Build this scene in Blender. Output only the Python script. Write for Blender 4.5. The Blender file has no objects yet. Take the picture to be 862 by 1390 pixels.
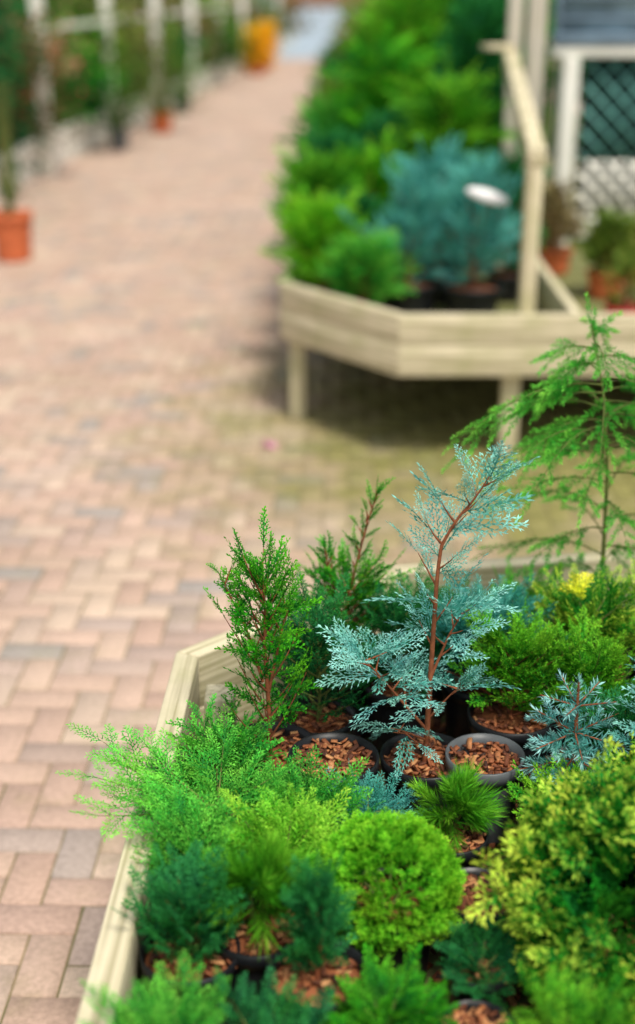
import bpy, math, numpy as np
R = np.random.default_rng(11)
U = R.uniform
scene = bpy.context.scene
COL = scene.collection

# ------------------------------------------------------------------ helpers
def nrm(v):
    v = np.asarray(v, float)
    return v / (np.linalg.norm(v, axis=-1, keepdims=True) + 1e-12)

class MB:
    def __init__(s): s.V = []; s.F = []; s.T = []; s.n = 0
    def add(s, V, F, T=None):
        V = np.asarray(V, float).reshape(-1, 3); F = np.asarray(F, int).reshape(-1, 4)
        s.V.append(V); s.F.append(F + s.n)
        s.T.append(np.zeros(len(V)) if T is None else np.broadcast_to(np.asarray(T, float), (len(V),)))
        s.n += len(V)
    def kites(s, K, T):
        N = len(K); s.add(K.reshape(-1, 3), np.arange(N * 4).reshape(-1, 4), np.repeat(T, 4))
    def place(s, tpl, pos, xd, nr, sc, droop=0.0, tb=0.0):
        K, T = tpl
        K = K * sc
        if droop: 
            K = K.copy(); K[..., 2] -= droop * K[..., 0] ** 2
        x = nrm(xd); z = np.asarray(nr, float); z = z - z.dot(x) * x
        if np.linalg.norm(z) < 1e-4: z = np.cross(x, [0.3, 0.7, 0.2])
        z = nrm(z); y = np.cross(z, x)
        s.kites(K @ np.array([x, y, z]) + np.asarray(pos), np.clip(T + tb, 0, 1))
    def tube(s, pts, rad, n=6):
        pts = np.asarray(pts, float); m = len(pts)
        rad = np.broadcast_to(np.asarray(rad, float), (m,))
        tg = nrm(np.gradient(pts, axis=0))
        ref = np.array([0.31, 0.2, 0.93]) if abs(tg[0][2]) < .8 else np.array([1, 0.1, 0])
        a = nrm(np.cross(tg, ref)); b = np.cross(tg, a)
        th = np.arange(n) * 2 * math.pi / n
        V = pts[:, None] + rad[:, None, None] * (np.cos(th)[None, :, None] * a[:, None] + np.sin(th)[None, :, None] * b[:, None])
        F = [[i*n+j, i*n+(j+1) % n, (i+1)*n+(j+1) % n, (i+1)*n+j] for i in range(m-1) for j in range(n)]
        s.add(V, F)
    def lathe(s, prof, n=28, c=(0, 0, 0)):
        th = np.arange(n) * 2 * math.pi / n
        V = np.array([[r*math.cos(t)+c[0], r*math.sin(t)+c[1], z+c[2]] for r, z in prof for t in th])
        m = len(prof)
        F = [[i*n+j, i*n+(j+1) % n, (i+1)*n+(j+1) % n, (i+1)*n+j] for i in range(m-1) for j in range(n)]
        s.add(V, F)
    def boxes(s, C, S, A, tilt=None):
        base = np.array([[-1,-1,-1],[1,-1,-1],[1,1,-1],[-1,1,-1],[-1,-1,1],[1,-1,1],[1,1,1],[-1,1,1]], float)
        N = len(C)
        V = base[None] * S[:, None]
        V = V * (1 + R.uniform(-.25, .25, V.shape))
        if tilt is not None:
            ct, st = np.cos(tilt)[:, None], np.sin(tilt)[:, None]
            x = V[..., 0]*ct + V[..., 2]*st; z = -V[..., 0]*st + V[..., 2]*ct
            V[..., 0] = x; V[..., 2] = z
        ca, sa = np.cos(A)[:, None], np.sin(A)[:, None]
        x = V[..., 0]*ca - V[..., 1]*sa; y = V[..., 0]*sa + V[..., 1]*ca
        V[..., 0] = x; V[..., 1] = y
        V += C[:, None]
        f = np.array([[0,3,2,1],[4,5,6,7],[0,1,5,4],[1,2,6,5],[2,3,7,6],[3,0,4,7]])
        F = (f[None] + 8*np.arange(N)[:, None, None]).reshape(-1, 4)
        s.add(V.reshape(-1, 3), F)
    def obj(s, name, mat, parent=None, loc=(0, 0, 0), smooth=False):
        V = np.concatenate(s.V); F = np.concatenate(s.F); T = np.concatenate(s.T)
        me = bpy.data.meshes.new(name)
        me.vertices.add(len(V)); me.vertices.foreach_set('co', V.ravel().astype(np.float32))
        me.loops.add(len(F)*4); me.loops.foreach_set('vertex_index', F.ravel().astype(np.int32))
        me.polygons.add(len(F)); me.polygons.foreach_set('loop_start', (np.arange(len(F))*4).astype(np.int32))
        me.update(calc_edges=True)
        a = me.attributes.new('tip', 'FLOAT', 'POINT'); a.data.foreach_set('value', T.astype(np.float32))
        if smooth: me.polygons.foreach_set('use_smooth', [True]*len(F))
        me.materials.append(mat)
        o = bpy.data.objects.new(name, me); COL.objects.link(o)
        o.location = loc
        if parent: o.parent = parent
        return o

def thing(name, label, cat, loc, group=None):
    e = bpy.data.objects.new(name, None); COL.objects.link(e)
    e.location = loc; e.empty_display_size = .05
    e['label'] = label; e['category'] = cat
    if group: e['group'] = group
    return e

# ------------------------------------------------------------------ materials
def newmat(name):
    m = bpy.data.materials.new(name); m.use_nodes = True
    nt = m.node_tree; b = nt.nodes['Principled BSDF']
    return m, nt, b
def N(nt, t, **k):
    n = nt.nodes.new(t)
    for a, v in k.items(): setattr(n, a, v)
    return n
def ramp(nt, stops):
    r = N(nt, 'ShaderNodeValToRGB'); e = r.color_ramp.elements
    while len(e) < len(stops): e.new(.5)
    for i, (p, c) in enumerate(stops):
        e[i].position = p; e[i].color = (*c, 1)
    return r
def mixc(nt, fac, a, b, mode='MIX'):
    m = N(nt, 'ShaderNodeMix', data_type='RGBA', blend_type=mode)
    for s, v in ((0, fac), (6, a), (7, b)):
        if hasattr(v, 'is_linked'): nt.links.new(v, m.inputs[s])
        else: m.inputs[s].default_value = v if s == 0 else (*v, 1)
    return m.outputs[2]

def foliage(name, dark, mid, light, rough=.6, trans=.3, var=.35, pm=.55):
    m, nt, b = newmat(name); L = nt.links
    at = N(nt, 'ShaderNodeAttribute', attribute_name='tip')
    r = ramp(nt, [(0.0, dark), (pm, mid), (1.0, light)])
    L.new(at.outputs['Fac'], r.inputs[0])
    g = N(nt, 'ShaderNodeNewGeometry')
    mr = N(nt, 'ShaderNodeMapRange'); mr.inputs[3].default_value = 1-var; mr.inputs[4].default_value = 1+var
    L.new(g.outputs['Random Per Island'], mr.inputs[0])
    hs = N(nt, 'ShaderNodeHueSaturation')
    L.new(mr.outputs[0], hs.inputs['Value']); L.new(r.outputs[0], hs.inputs['Color'])
    no = N(nt, 'ShaderNodeTexNoise'); no.inputs['Scale'].default_value = 14
    tc = N(nt, 'ShaderNodeTexCoord'); L.new(tc.outputs['Object'], no.inputs['Vector'])
    mh = N(nt, 'ShaderNodeMapRange'); mh.inputs[1].default_value = .3; mh.inputs[2].default_value = .7
    mh.inputs[3].default_value = .485; mh.inputs[4].default_value = .525
    L.new(no.outputs[0], mh.inputs[0]); L.new(mh.outputs[0], hs.inputs['Hue'])
    L.new(hs.outputs[0], b.inputs['Base Color'])
    b.inputs['Roughness'].default_value = rough; b.inputs['Specular IOR Level'].default_value = .12
    t = N(nt, 'ShaderNodeBsdfTranslucent'); L.new(hs.outputs[0], t.inputs[0])
    mx = N(nt, 'ShaderNodeMixShader'); mx.inputs[0].default_value = trans
    L.new(b.outputs[0], mx.inputs[1]); L.new(t.outputs[0], mx.inputs[2])
    L.new(mx.outputs[0], nt.nodes['Material Output'].inputs[0])
    return m

def wood(name, c1, c2, grain=(1.3, 60, 60), moss=(.34, .35, .13), mossf=.3):
    m, nt, b = newmat(name); L = nt.links
    tc = N(nt, 'ShaderNodeTexCoord'); mp = N(nt, 'ShaderNodeMapping'); mp.inputs['Scale'].default_value = grain
    L.new(tc.outputs['Object'], mp.inputs[0])
    n1 = N(nt, 'ShaderNodeTexNoise'); n1.inputs['Scale'].default_value = 1.5; n1.inputs['Detail'].default_value = 6; n1.inputs['Distortion'].default_value = .3
    L.new(mp.outputs[0], n1.inputs['Vector'])
    r = ramp(nt, [(.36, c2), (.56, c1)]); L.new(n1.outputs[0], r.inputs[0])
    n2 = N(nt, 'ShaderNodeTexNoise'); n2.inputs['Scale'].default_value = 6; n2.inputs['Detail'].default_value = 7; n2.inputs['Roughness'].default_value = .65
    L.new(tc.outputs['Object'], n2.inputs['Vector'])
    r2 = ramp(nt, [(.45, (0, 0, 0)), (.72, (1, 1, 1))]); L.new(n2.outputs[0], r2.inputs[0])
    ml = N(nt, 'ShaderNodeMath', operation='MULTIPLY'); ml.inputs[1].default_value = mossf
    L.new(r2.outputs[0], ml.inputs[0])
    L.new(mixc(nt, ml.outputs[0], r.outputs[0], moss), b.inputs['Base Color'])
    b.inputs['Roughness'].default_value = .8
    bp = N(nt, 'ShaderNodeBump'); bp.inputs['Strength'].default_value = .5; bp.inputs['Distance'].default_value = .003
    L.new(n1.outputs[0], bp.inputs['Height']); L.new(bp.outputs[0], b.inputs['Normal'])
    return m

def plain(name, c, rough=.6, var=.15, scale=20, spec=.4):
    m, nt, b = newmat(name); L = nt.links
    tc = N(nt, 'ShaderNodeTexCoord'); n = N(nt, 'ShaderNodeTexNoise'); n.inputs['Scale'].default_value = scale
    n.inputs['Detail'].default_value = 4
    L.new(tc.outputs['Object'], n.inputs['Vector'])
    c = np.array(c)
    r = ramp(nt, [(.3, tuple(c*(1-var))), (.7, tuple(np.minimum(c*(1+var), 1)))]); L.new(n.outputs[0], r.inputs[0])
    L.new(r.outputs[0], b.inputs['Base Color']); b.inputs['Roughness'].default_value = rough
    b.inputs['Specular IOR Level'].default_value = spec
    return m

def island(name, stops, rough=.8):
    m, nt, b = newmat(name); L = nt.links
    g = N(nt, 'ShaderNodeNewGeometry'); r = ramp(nt, stops); L.new(g.outputs['Random Per Island'], r.inputs[0])
    L.new(r.outputs[0], b.inputs['Base Color']); b.inputs['Roughness'].default_value = rough
    return m

M_pale = wood('pale_treated_timber', (.74, .66, .46), (.42, .365, .22), mossf=.5)
M_grey = wood('weathered_timber', (.60, .56, .47), (.40, .36, .29), mossf=.15)
M_white = wood('painted_timber', (.88, .87, .80), (.70, .68, .60), mossf=.1)
M_under = wood('old_timber', (.22, .22, .08), (.12, .125, .04), mossf=.6, moss=(.15, .17, .05))
M_pot = plain('black_plastic', (.012, .013, .016), .38, .2)
M_gpot = plain('dark_grey_plastic', (.10, .11, .12), .4, .2)
M_terra = plain('terracotta', (.56, .14, .05), .75, .2)
M_redpot = plain('red_plastic', (.5, .02, .03), .45, .1)
M_soil = plain('potting_soil', (.06, .03, .018), .95, .4, 60)
M_bark = island('bark_chips', [(0, (.035, .013, .008)), (.35, (.17, .05, .02)), (.7, (.42, .14, .05)), (1, (.62, .31, .13))])
M_stem = plain('reddish_bark', (.28, .085, .035), .8, .35, 80)
M_stemg = plain('olive_twig', (.13, .16, .035), .8, .3, 80)
M_label = plain('white_plastic', (.88, .88, .88), .4, .02)
M_metal = plain('blue_grey_metal', (.16, .23, .30), .4, .2, 8)
M_teal = plain('dark_green_panel', (.006, .030, .030), .6, .5, 4)
M_lat = plain('green_painted_lattice', (.10, .30, .27), .6, .2)

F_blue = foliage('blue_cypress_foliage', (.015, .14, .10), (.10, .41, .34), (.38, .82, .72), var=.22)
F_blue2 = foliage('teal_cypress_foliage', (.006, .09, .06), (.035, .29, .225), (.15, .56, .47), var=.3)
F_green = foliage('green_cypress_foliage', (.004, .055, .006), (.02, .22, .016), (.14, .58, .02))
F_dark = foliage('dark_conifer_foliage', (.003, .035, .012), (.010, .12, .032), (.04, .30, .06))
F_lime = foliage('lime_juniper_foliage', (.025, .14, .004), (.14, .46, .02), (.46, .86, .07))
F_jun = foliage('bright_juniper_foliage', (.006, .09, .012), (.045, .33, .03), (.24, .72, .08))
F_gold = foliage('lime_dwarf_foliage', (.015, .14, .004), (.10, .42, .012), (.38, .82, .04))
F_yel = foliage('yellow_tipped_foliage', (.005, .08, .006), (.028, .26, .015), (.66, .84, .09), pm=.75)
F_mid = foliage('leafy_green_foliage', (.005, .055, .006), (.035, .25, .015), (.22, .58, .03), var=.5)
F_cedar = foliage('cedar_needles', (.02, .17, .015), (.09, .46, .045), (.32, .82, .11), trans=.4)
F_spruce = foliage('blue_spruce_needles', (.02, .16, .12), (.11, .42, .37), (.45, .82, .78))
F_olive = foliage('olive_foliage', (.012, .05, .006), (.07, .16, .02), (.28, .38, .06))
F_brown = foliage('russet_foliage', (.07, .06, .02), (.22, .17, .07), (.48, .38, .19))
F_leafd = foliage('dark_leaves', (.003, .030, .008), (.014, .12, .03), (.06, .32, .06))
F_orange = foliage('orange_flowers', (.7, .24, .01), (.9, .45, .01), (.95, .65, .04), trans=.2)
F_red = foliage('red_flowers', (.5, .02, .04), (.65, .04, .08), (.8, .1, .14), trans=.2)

# ------------------------------------------------------------------ templates
def mkkites(P0, P1, W, Nn):
    P0 = np.asarray(P0); P1 = np.asarray(P1); d = nrm(P1-P0)
    sd = nrm(np.cross(d, Nn)); m = P0*.5+P1*.5
    W = np.asarray(W)[:, None]
    return np.stack([P0, m-sd*W/2, P1, m+sd*W/2], 1)

def spray_tpl(L=.12, ns=14, ang=42, lf=.42, seg=.0065, w=.0034, sub=.34, curl=.25):
    P0, P1, W, T = [], [], [], []
    zs = U(-.12, .12)
    def line(p, d, ln, w, t0, t1, bend=0):
        n = max(1, int(ln/seg)); st = ln/n; out = []
        a = math.atan2(d[1], d[0]); q = np.array(p, float); dz = d[2]
        for i in range(n):
            out.append(q.copy())
            v = np.array([math.cos(a), math.sin(a), dz])
            P0.append(q - v*st*.2); P1.append(q + v*st*1.15 + [0, 0, U(-.0006, .0006)])
            f = 1-.35*i/n
            W.append(w*f*U(.85, 1.15)); T.append(t0+(t1-t0)*(i+1)/n)
            q = q + v*st; a += bend/n; dz += U(-.04, .04)
        out.append(q); return out, a
    main, _ = line((0, 0, 0), (1, 0, zs), L, w*1.1, .15, 1.0, U(-curl, curl))
    for i in range(ns):
        s = (i+.7)/ns
        k = s*(len(main)-1); k0 = int(k); p = main[k0]+(main[min(k0+1, len(main)-1)]-main[k0])*(k-k0)
        sg = 1 if i % 2 else -1
        ln = lf*L*(1-s)**.75*(.55+.9*min(s*3, 1)/1.4)*U(.75, 1.2)+.006
        a = math.radians(ang*U(.8, 1.2))*sg
        pts, a2 = line(p, (math.cos(a), math.sin(a), U(-.25, .25)), ln, w, .25+.3*s, .85+.15*s, -sg*.35)
        nsb = int(ln/.0065)
        for j in range(1, nsb):
            t = j/nsb; kk = min(int(t*(len(pts)-1)), len(pts)-1)
            sg2 = 1 if j % 2 else -1
            b = a - sg*.35*t + sg2*math.radians(40)
            l2 = (sub*ln*(1-t)+.006)*U(.7, 1.2)
            line(pts[kk], (math.cos(b), math.sin(b), U(-.35, .35)), l2, w*.9, .4, .9)
    P0 = np.array(P0); P1 = np.array(P1)
    nn = nrm(np.array([0, 0, 1.])+R.normal(0, .45, P0.shape))
    return mkkites(P0, P1, W, nn), np.array(T)

def needle_tpl(L=.09, n=90, nl=.02, w=.0013, ang=50, flat=.0, axw=.0025):
    s = np.sort(U(0, 1, n)); az = U(0, 2*math.pi, n)
    a = np.radians(ang*U(.7, 1.25, n)) * (1-.55*s**3)
    rd = np.stack([np.zeros(n), np.cos(az), np.sin(az)*(1-flat)], 1); rd = nrm(rd)
    d = np.cos(a)[:, None]*np.array([1, 0, 0]) + np.sin(a)[:, None]*rd
    P0 = np.stack([s*L, np.zeros(n), np.zeros(n)], 1)
    P1 = P0 + d*(nl*U(.7, 1.15, n))[:, None]
    nn = nrm(R.normal(0, 1, (n, 3)))
    T = np.clip(.25+.6*s+U(-.15, .15, n), 0, 1)
    m = max(3, int(L/.01)); x = np.linspace(0, L, m+1)
    A0 = np.stack([x[:-1], 0*x[:-1], 0*x[:-1]], 1); A1 = np.stack([x[1:]*1.02, 0*x[1:], 0*x[1:]], 1)
    K = np.concatenate([mkkites(P0, P1, np.full(n, w), nn), mkkites(A0, A1, np.full(m, axw), np.tile([0, 0, 1.], (m, 1)))])
    return K, np.concatenate([T, np.full(m, .2)])

T_cyp = [spray_tpl(L=.12, ns=16, ang=38, lf=.36, w=.0036, sub=.38, curl=.45) for _ in range(7)]
T_cypd = [spray_tpl(L=.10, ns=15, ang=36, lf=.36, w=.0046) for _ in range(6)]
T_rope = [spray_tpl(L=.11, ns=13, ang=32, lf=.24, w=.0058, seg=.0055, curl=.8, sub=.5) for _ in range(6)]
T_jun = [spray_tpl(L=.11, ns=18, ang=50, lf=.30, w=.0036, seg=.006, sub=.4) for _ in range(6)]
T_fan = [spray_tpl(L=.045, ns=8, ang=45, lf=.6, w=.0046, seg=.006, sub=.4) for _ in range(6)]
T_coarse = [spray_tpl(L=.13, ns=10, ang=42, lf=.5, w=.014, seg=.018, sub=.0) for _ in range(6)]
TL = [spray_tpl(L=.16, ns=12, ang=36, lf=.36, w=.009, seg=.014, sub=.0, curl=.5) for _ in range(5)]
T_ced = [needle_tpl(L=.085, n=130, nl=.016, w=.0015, ang=58) for _ in range(5)]
T_spr = [needle_tpl(L=.07, n=80, nl=.019, w=.0023, ang=62, axw=.004) for _ in range(4)]
T_pine = [needle_tpl(L=.045, n=90, nl=.038, w=.0014, ang=40) for _ in range(4)]

def pick(t): return t[R.integers(len(t))]
def interp(pts, t):
    pts = np.asarray(pts, float); k = t*(len(pts)-1); i = min(int(k), len(pts)-2)
    return pts[i]+(pts[i+1]-pts[i])*(k-i)

def make_pot(P, r, h, mat=None, chips=70, soilc=True):
    b = MB()
    b.lathe([(.001, 0.0), (r*.72, 0), (r*.74, .004), (r*.93, h*.80), (r*.93, h*.82), (r*1.0, h*.83), (r*1.02, h), (r*.97, h*1.004), (r*.92, h*.86), (r*.80, .01)], 30)
    b.obj('pot', mat or M_pot, P, smooth=False)
    s = MB(); rr = r*.925
    prof = [(rr, h*.84), (rr*.7, h*.87), (rr*.3, h*.885), (.001, h*.89)]
    s.lathe(prof, 20)
    n = int(chips*1.3)
    if n:
        a = U(0, 2*math.pi, n); q = rr*np.sqrt(U(0, .93, n))
        C = np.stack([q*np.cos(a), q*np.sin(a), h*.885+U(0, .010, n)], 1)
        S = np.stack([U(.003, .011, n), U(.002, .0045, n), U(.0010, .0022, n)], 1)
        s.boxes(C, S, U(0, 6.28, n), U(-.8, .8, n))
    s.obj('bark_mulch', M_bark, P)

def conifer(P, trunk, rt, nb, blen, elev, fmat, wmat, tpls, ns=5, ss=1.0, t0=.1, t1=.97, curve=.15, droop=0., az=None,
            ang=42, vert=.5, topspray=True, wr=.0018, tb=0., br=.75, tops=.8):
    trunk = np.asarray(trunk, float)
    fine = np.array([interp(trunk, t) for t in np.linspace(0, 1, 14)])
    w = MB(); w.tube(fine, rt*(1-.8*np.linspace(0, 1, 14)), 7)
    f = MB(); a0 = U(0, 6.28)
    for i in range(nb):
        t = t0+(t1-t0)*(i+.5)/nb
        base = interp(trunk, t); a = (a0+i*2.399+U(-.4, .4)) if az is None else az(t, i)
        L = blen(t)*U(br, 1.2); e = math.radians(elev(t)+U(-9, 9)); tj = U(-.15, .15)
        h = np.array([math.cos(a), math.sin(a), 0]); d = h*math.cos(e)+np.array([0, 0, math.sin(e)])
        s = np.linspace(0, 1, 7)[:, None]
        wob = R.normal(0, .04*L, 3)
        pts = base + L*s*d + np.array([0, 0, 1])*curve*L*s**2 + wob*s*s
        w.tube(pts, wr*(1.3-s[:, 0]), 4)
        tg = nrm(np.gradient(pts, axis=0))
        for k in range(ns):
            q = .22+.78*k/max(ns-1, 1); j = min(int(q*6), 5); p = pts[j]+(pts[j+1]-pts[j])*(q*6-j)
            x = tg[min(j+1, 6)]
            up = np.array([0, 0, 1.]); side = nrm(np.cross(x, up))
            n0 = nrm(np.cross(side, x))
            th = U(-1.2, 1.2) if R.random() < vert else U(-.4, .4)
            n1 = n0*math.cos(th)+side*math.sin(th)
            y1 = np.cross(n1, x)
            sg = (1 if k % 2 else -1)*math.radians(ang*U(.7, 1.2)) if k < ns-1 else U(-.15, .15)
            xd = x*math.cos(sg)+y1*math.sin(sg)
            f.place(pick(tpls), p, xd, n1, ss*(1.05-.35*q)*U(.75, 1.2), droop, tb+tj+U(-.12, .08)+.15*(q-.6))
    if topspray:
        for k in range(3):
            f.place(pick(tpls), trunk[-1]-(trunk[-1]-trunk[-2])*.2*k, nrm(trunk[-1]-trunk[-2])+R.normal(0, .12, 3), R.normal(0, 1, 3), ss*tops)
    w.obj('trunk', wmat, P, smooth=True)
    return f.obj('foliage', fmat, P)

def mound(P, c, rad, n, tpls, ss, fmat, wmat=None, lump=.12, zmin=-.5, tb=0., shells=(.62, 1.0), stem0=.12, jit=.28):
    c = np.asarray(c, float); rad = np.asarray(rad, float)
    f = MB(); ph = U(0, 6.28, 6)
    for i in range(n):
        z = U(zmin, 1); a = U(0, 6.28); q = math.sqrt(max(0, 1-z*z)); d = np.array([q*math.cos(a), q*math.sin(a), z])
        l = 1+lump*(math.sin(4*a+ph[0]+3*z)+math.sin(7*z+ph[1]+2*a)+.7*math.sin(9*a+ph[2])*q)*.6
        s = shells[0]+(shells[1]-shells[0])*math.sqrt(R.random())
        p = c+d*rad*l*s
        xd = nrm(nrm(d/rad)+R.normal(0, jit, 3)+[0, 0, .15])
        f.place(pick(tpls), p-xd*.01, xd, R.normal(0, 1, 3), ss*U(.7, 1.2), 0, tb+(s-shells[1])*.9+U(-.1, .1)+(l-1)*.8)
    w = MB()
    for k in range(7):
        a = U(0, 6.28); e = c+np.array([math.cos(a), math.sin(a), U(-.1, .8)])*rad*.6
        st = np.array([0, 0, stem0]); mid = (st+e)/2+[0, 0, .01]
        w.tube([st, mid, e], [.004, .003, .0015], 5)
    w.obj('trunk', wmat or M_stemg, P, smooth=True)
    return f.obj('foliage', fmat, P)

G = 'potted conifers standing in the timber display tables'
def potted(name, label, cat, x, y, z, r=.075, h=.15, mat=None, chips=70, group=G):
    P = thing(name, label, cat, (x, y, z), group)
    make_pot(P, r, h, mat, chips)
    return P

# ------------------------------------------------------------------ boards
def board(P, name, p0, p1, t, z0, z1, side, m0=0., m1=0., mat=None, bev=.003, z0b=None, z1b=None):
    p0 = np.array(p0, float); p1 = np.array(p1, float); L = np.linalg.norm(p1-p0)
    ang = math.atan2(p1[1]-p0[1], p1[0]-p0[0]); e = .0008
    za, zb = (0, 0) if z0b is None else (z0b-z0, z1b-z1)
    H = z1-z0; y = t*side
    V = [[e, 0, 0], [L-e, 0, za], [L-e-m1, y, za], [e+m0, y, 0], [e, 0, H], [L-e, 0, H+zb], [L-e-m1, y, H+zb], [e+m0, y, H]]
    F = [[0,3,2,1],[4,5,6,7],[0,1,5,4],[1,2,6,5],[2,3,7,6],[3,0,4,7]]
    if side < 0: F = [f[::-1] for f in F]
    b = MB(); b.add(V, F)
    pl = P.location if P else (0, 0, 0)
    o = b.obj(name, mat or M_pale, P, (p0[0]-pl[0], p0[1]-pl[1], z0-pl[2]))
    o.rotation_euler = (0, 0, ang)
    if bev:
        md = o.modifiers.new('bevel', 'BEVEL'); md.width = bev; md.segments = 2
    return o
def post(P, name, x, y, sx, sy, z0, z1, mat=None, rot=0., lean=(0, 0)):
    b = MB(); a, c = sx/2, sy/2; H = z1-z0; lx, ly = lean
    V = [[0, -a, -c], [0, a, -c], [0, a, c], [0, -a, c], [H, -a, -c], [H, a, -c], [H, a, c], [H, -a, c]]
    F = [[0,3,2,1],[4,5,6,7],[0,1,5,4],[1,2,6,5],[2,3,7,6],[3,0,4,7]]
    b.add(V, F)
    pl = P.location if P else (0, 0, 0)
    o = b.obj(name, mat or M_pale, P, (x-pl[0], y-pl[1], z0-pl[2]))
    o.rotation_euler = (0, -math.pi/2+lx, rot)
    md = o.modifiers.new('bevel', 'BEVEL'); md.width = .003; md.segments = 2
    return o

def hd(a, b): return math.atan2(b[1]-a[1], b[0]-a[0])
def rails(P, pts, t, levels, side, mat):
    n = len(pts)-1
    for i in range(n):
        m0 = m1 = 0
        if i > 0: m0 = t*math.tan(abs(hd(pts[i], pts[i+1])-hd(pts[i-1], pts[i]))/2)
        if i < n-1: m1 = t*math.tan(abs(hd(pts[i+1], pts[i+2])-hd(pts[i], pts[i+1]))/2)
        for (z0, z1) in levels:
            board(P, 'rail', pts[i], pts[i+1], t, z0, z1, side, m0, m1, mat)

def floor_poly(P, pts, z0, z1, mat, name='tray_floor'):
    import bmesh
    bm = bmesh.new(); pl = P.location
    vs = [bm.verts.new((x-pl[0], y-pl[1], z1-pl[2])) for x, y in pts]
    f = bm.faces.new(vs)
    if f.normal.z < 0: bmesh.ops.reverse_faces(bm, faces=[f])
    r = bmesh.ops.extrude_face_region(bm, geom=[f])
    bmesh.ops.translate(bm, verts=[v for v in r['geom'] if isinstance(v, bmesh.types.BMVert)], vec=(0, 0, z0-z1))
    bmesh.ops.recalc_face_normals(bm, faces=bm.faces)
    me = bpy.data.meshes.new(name); bm.to_mesh(me); bm.free(); me.materials.append(mat)
    o = bpy.data.objects.new(name, me); COL.objects.link(o); o.parent = P
    return o

# ------------------------------------------------------------------ ground
def setkind(o, k='structure'): o['kind'] = k; return o
m, nt, b = newmat('sandy_joint_earth'); L = nt.links
n1 = N(nt, 'ShaderNodeTexNoise'); n1.inputs['Scale'].default_value = 3; n1.inputs['Detail'].default_value = 8
g = N(nt, 'ShaderNodeNewGeometry'); L.new(g.outputs['Position'], n1.inputs['Vector'])
r = ramp(nt, [(.35, (.13, .13, .05)), (.65, (.30, .235, .135))]); L.new(n1.outputs[0], r.inputs[0])
L.new(r.outputs[0], b.inputs['Base Color']); b.inputs['Roughness'].default_value = .95
gb = MB(); gb.add([[-150, -40, -.0055], [150, -40, -.0055], [150, 260, -.0055], [-150, 260, -.0055]], [[0, 1, 2, 3]])
setkind(gb.obj('ground', m))

m, nt, b = newmat('clay_pavers'); L = nt.links
g = N(nt, 'ShaderNodeNewGeometry')
r = ramp(nt, [(0, (.40, .35, .325)), (.08, (.55, .385, .32)), (.28, (.64, .47, .385)), (.50, (.55, .385, .315)), (.72, (.68, .53, .425)), (.90, (.51, .395, .345)), (1, (.40, .36, .34))])
L.new(g.outputs['Random Per Island'], r.inputs[0])
n1 = N(nt, 'ShaderNodeTexNoise'); n1.inputs['Scale'].default_value = 70; n1.inputs['Detail'].default_value = 7; n1.inputs['Roughness'].default_value = .6
L.new(g.outputs['Position'], n1.inputs['Vector'])
r1 = ramp(nt, [(.3, (.74, .73, .71)), (.65, (1.07, 1.06, 1.05))]); L.new(n1.outputs[0], r1.inputs[0])
c1 = mixc(nt, 1., r.outputs[0], r1.outputs[0], 'MULTIPLY')
n3 = N(nt, 'ShaderNodeTexNoise'); n3.inputs['Scale'].default_value = 1.1; n3.inputs['Detail'].default_value = 6; n3.inputs['Roughness'].default_value = .6
L.new(g.outputs['Position'], n3.inputs['Vector'])
r3 = ramp(nt, [(.3, (.86, .86, .81)), (.68, (1.07, 1.05, 1.03))]); L.new(n3.outputs[0], r3.inputs[0])
c1 = mixc(nt, 1., c1, r3.outputs[0], 'MULTIPLY')
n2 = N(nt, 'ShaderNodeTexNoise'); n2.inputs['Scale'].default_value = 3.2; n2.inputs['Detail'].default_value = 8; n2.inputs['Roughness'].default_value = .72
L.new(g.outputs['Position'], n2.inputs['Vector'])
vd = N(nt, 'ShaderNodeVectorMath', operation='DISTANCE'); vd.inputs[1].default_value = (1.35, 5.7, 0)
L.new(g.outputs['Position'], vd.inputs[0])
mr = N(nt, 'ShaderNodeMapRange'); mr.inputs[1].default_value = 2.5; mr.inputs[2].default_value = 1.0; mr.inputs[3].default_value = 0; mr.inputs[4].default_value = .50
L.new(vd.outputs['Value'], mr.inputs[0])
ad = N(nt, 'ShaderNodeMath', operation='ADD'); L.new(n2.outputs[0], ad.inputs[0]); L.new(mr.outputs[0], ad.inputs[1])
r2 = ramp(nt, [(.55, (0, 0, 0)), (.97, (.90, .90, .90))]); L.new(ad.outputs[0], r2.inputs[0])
c2 = mixc(nt, r2.outputs[0], c1, (.20, .20, .04))  # olive algae, deepened around the far table to paint in the shade beneath it
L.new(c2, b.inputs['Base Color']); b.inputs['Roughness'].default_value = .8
bp = N(nt, 'ShaderNodeBump'); bp.inputs['Strength'].default_value = .35; bp.inputs['Distance'].default_value = .0018
L.new(n1.outputs[0], bp.inputs['Height']); L.new(bp.outputs[0], b.inputs['Normal'])
MOD = .094
X, Y = np.meshgrid(np.arange(-40, 48), np.arange(-6, 470), indexing='ij')
X = X.ravel(); Y = Y.ravel(); mm = (X-Y) % 4
q = np.concatenate([np.stack([X[mm == 0], Y[mm == 0], 0*X[mm == 0]+2, 0*X[mm == 0]+1], 1), np.stack([X[mm == 3], Y[mm == 3], 0*X[mm == 3]+1, 0*X[mm == 3]+2], 1)]).astype(float)*MOD
jx = R.uniform(-.0009, .0009, len(q)); jy = R.uniform(-.0009, .0009, len(q))
x0, y0, x1, y1 = q[:, 0]+.0018+jx, q[:, 1]+.0018+jy, q[:, 0]+q[:, 2]-.0018+jx, q[:, 1]+q[:, 3]-.0018+jy
n = len(q); hz = R.uniform(-.0014, .0014, n); bz = .0030
def vv(x, y, z): return np.stack([x, y, z], 1)
tl = R.uniform(-.0010, .0010, (n, 4))
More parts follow.
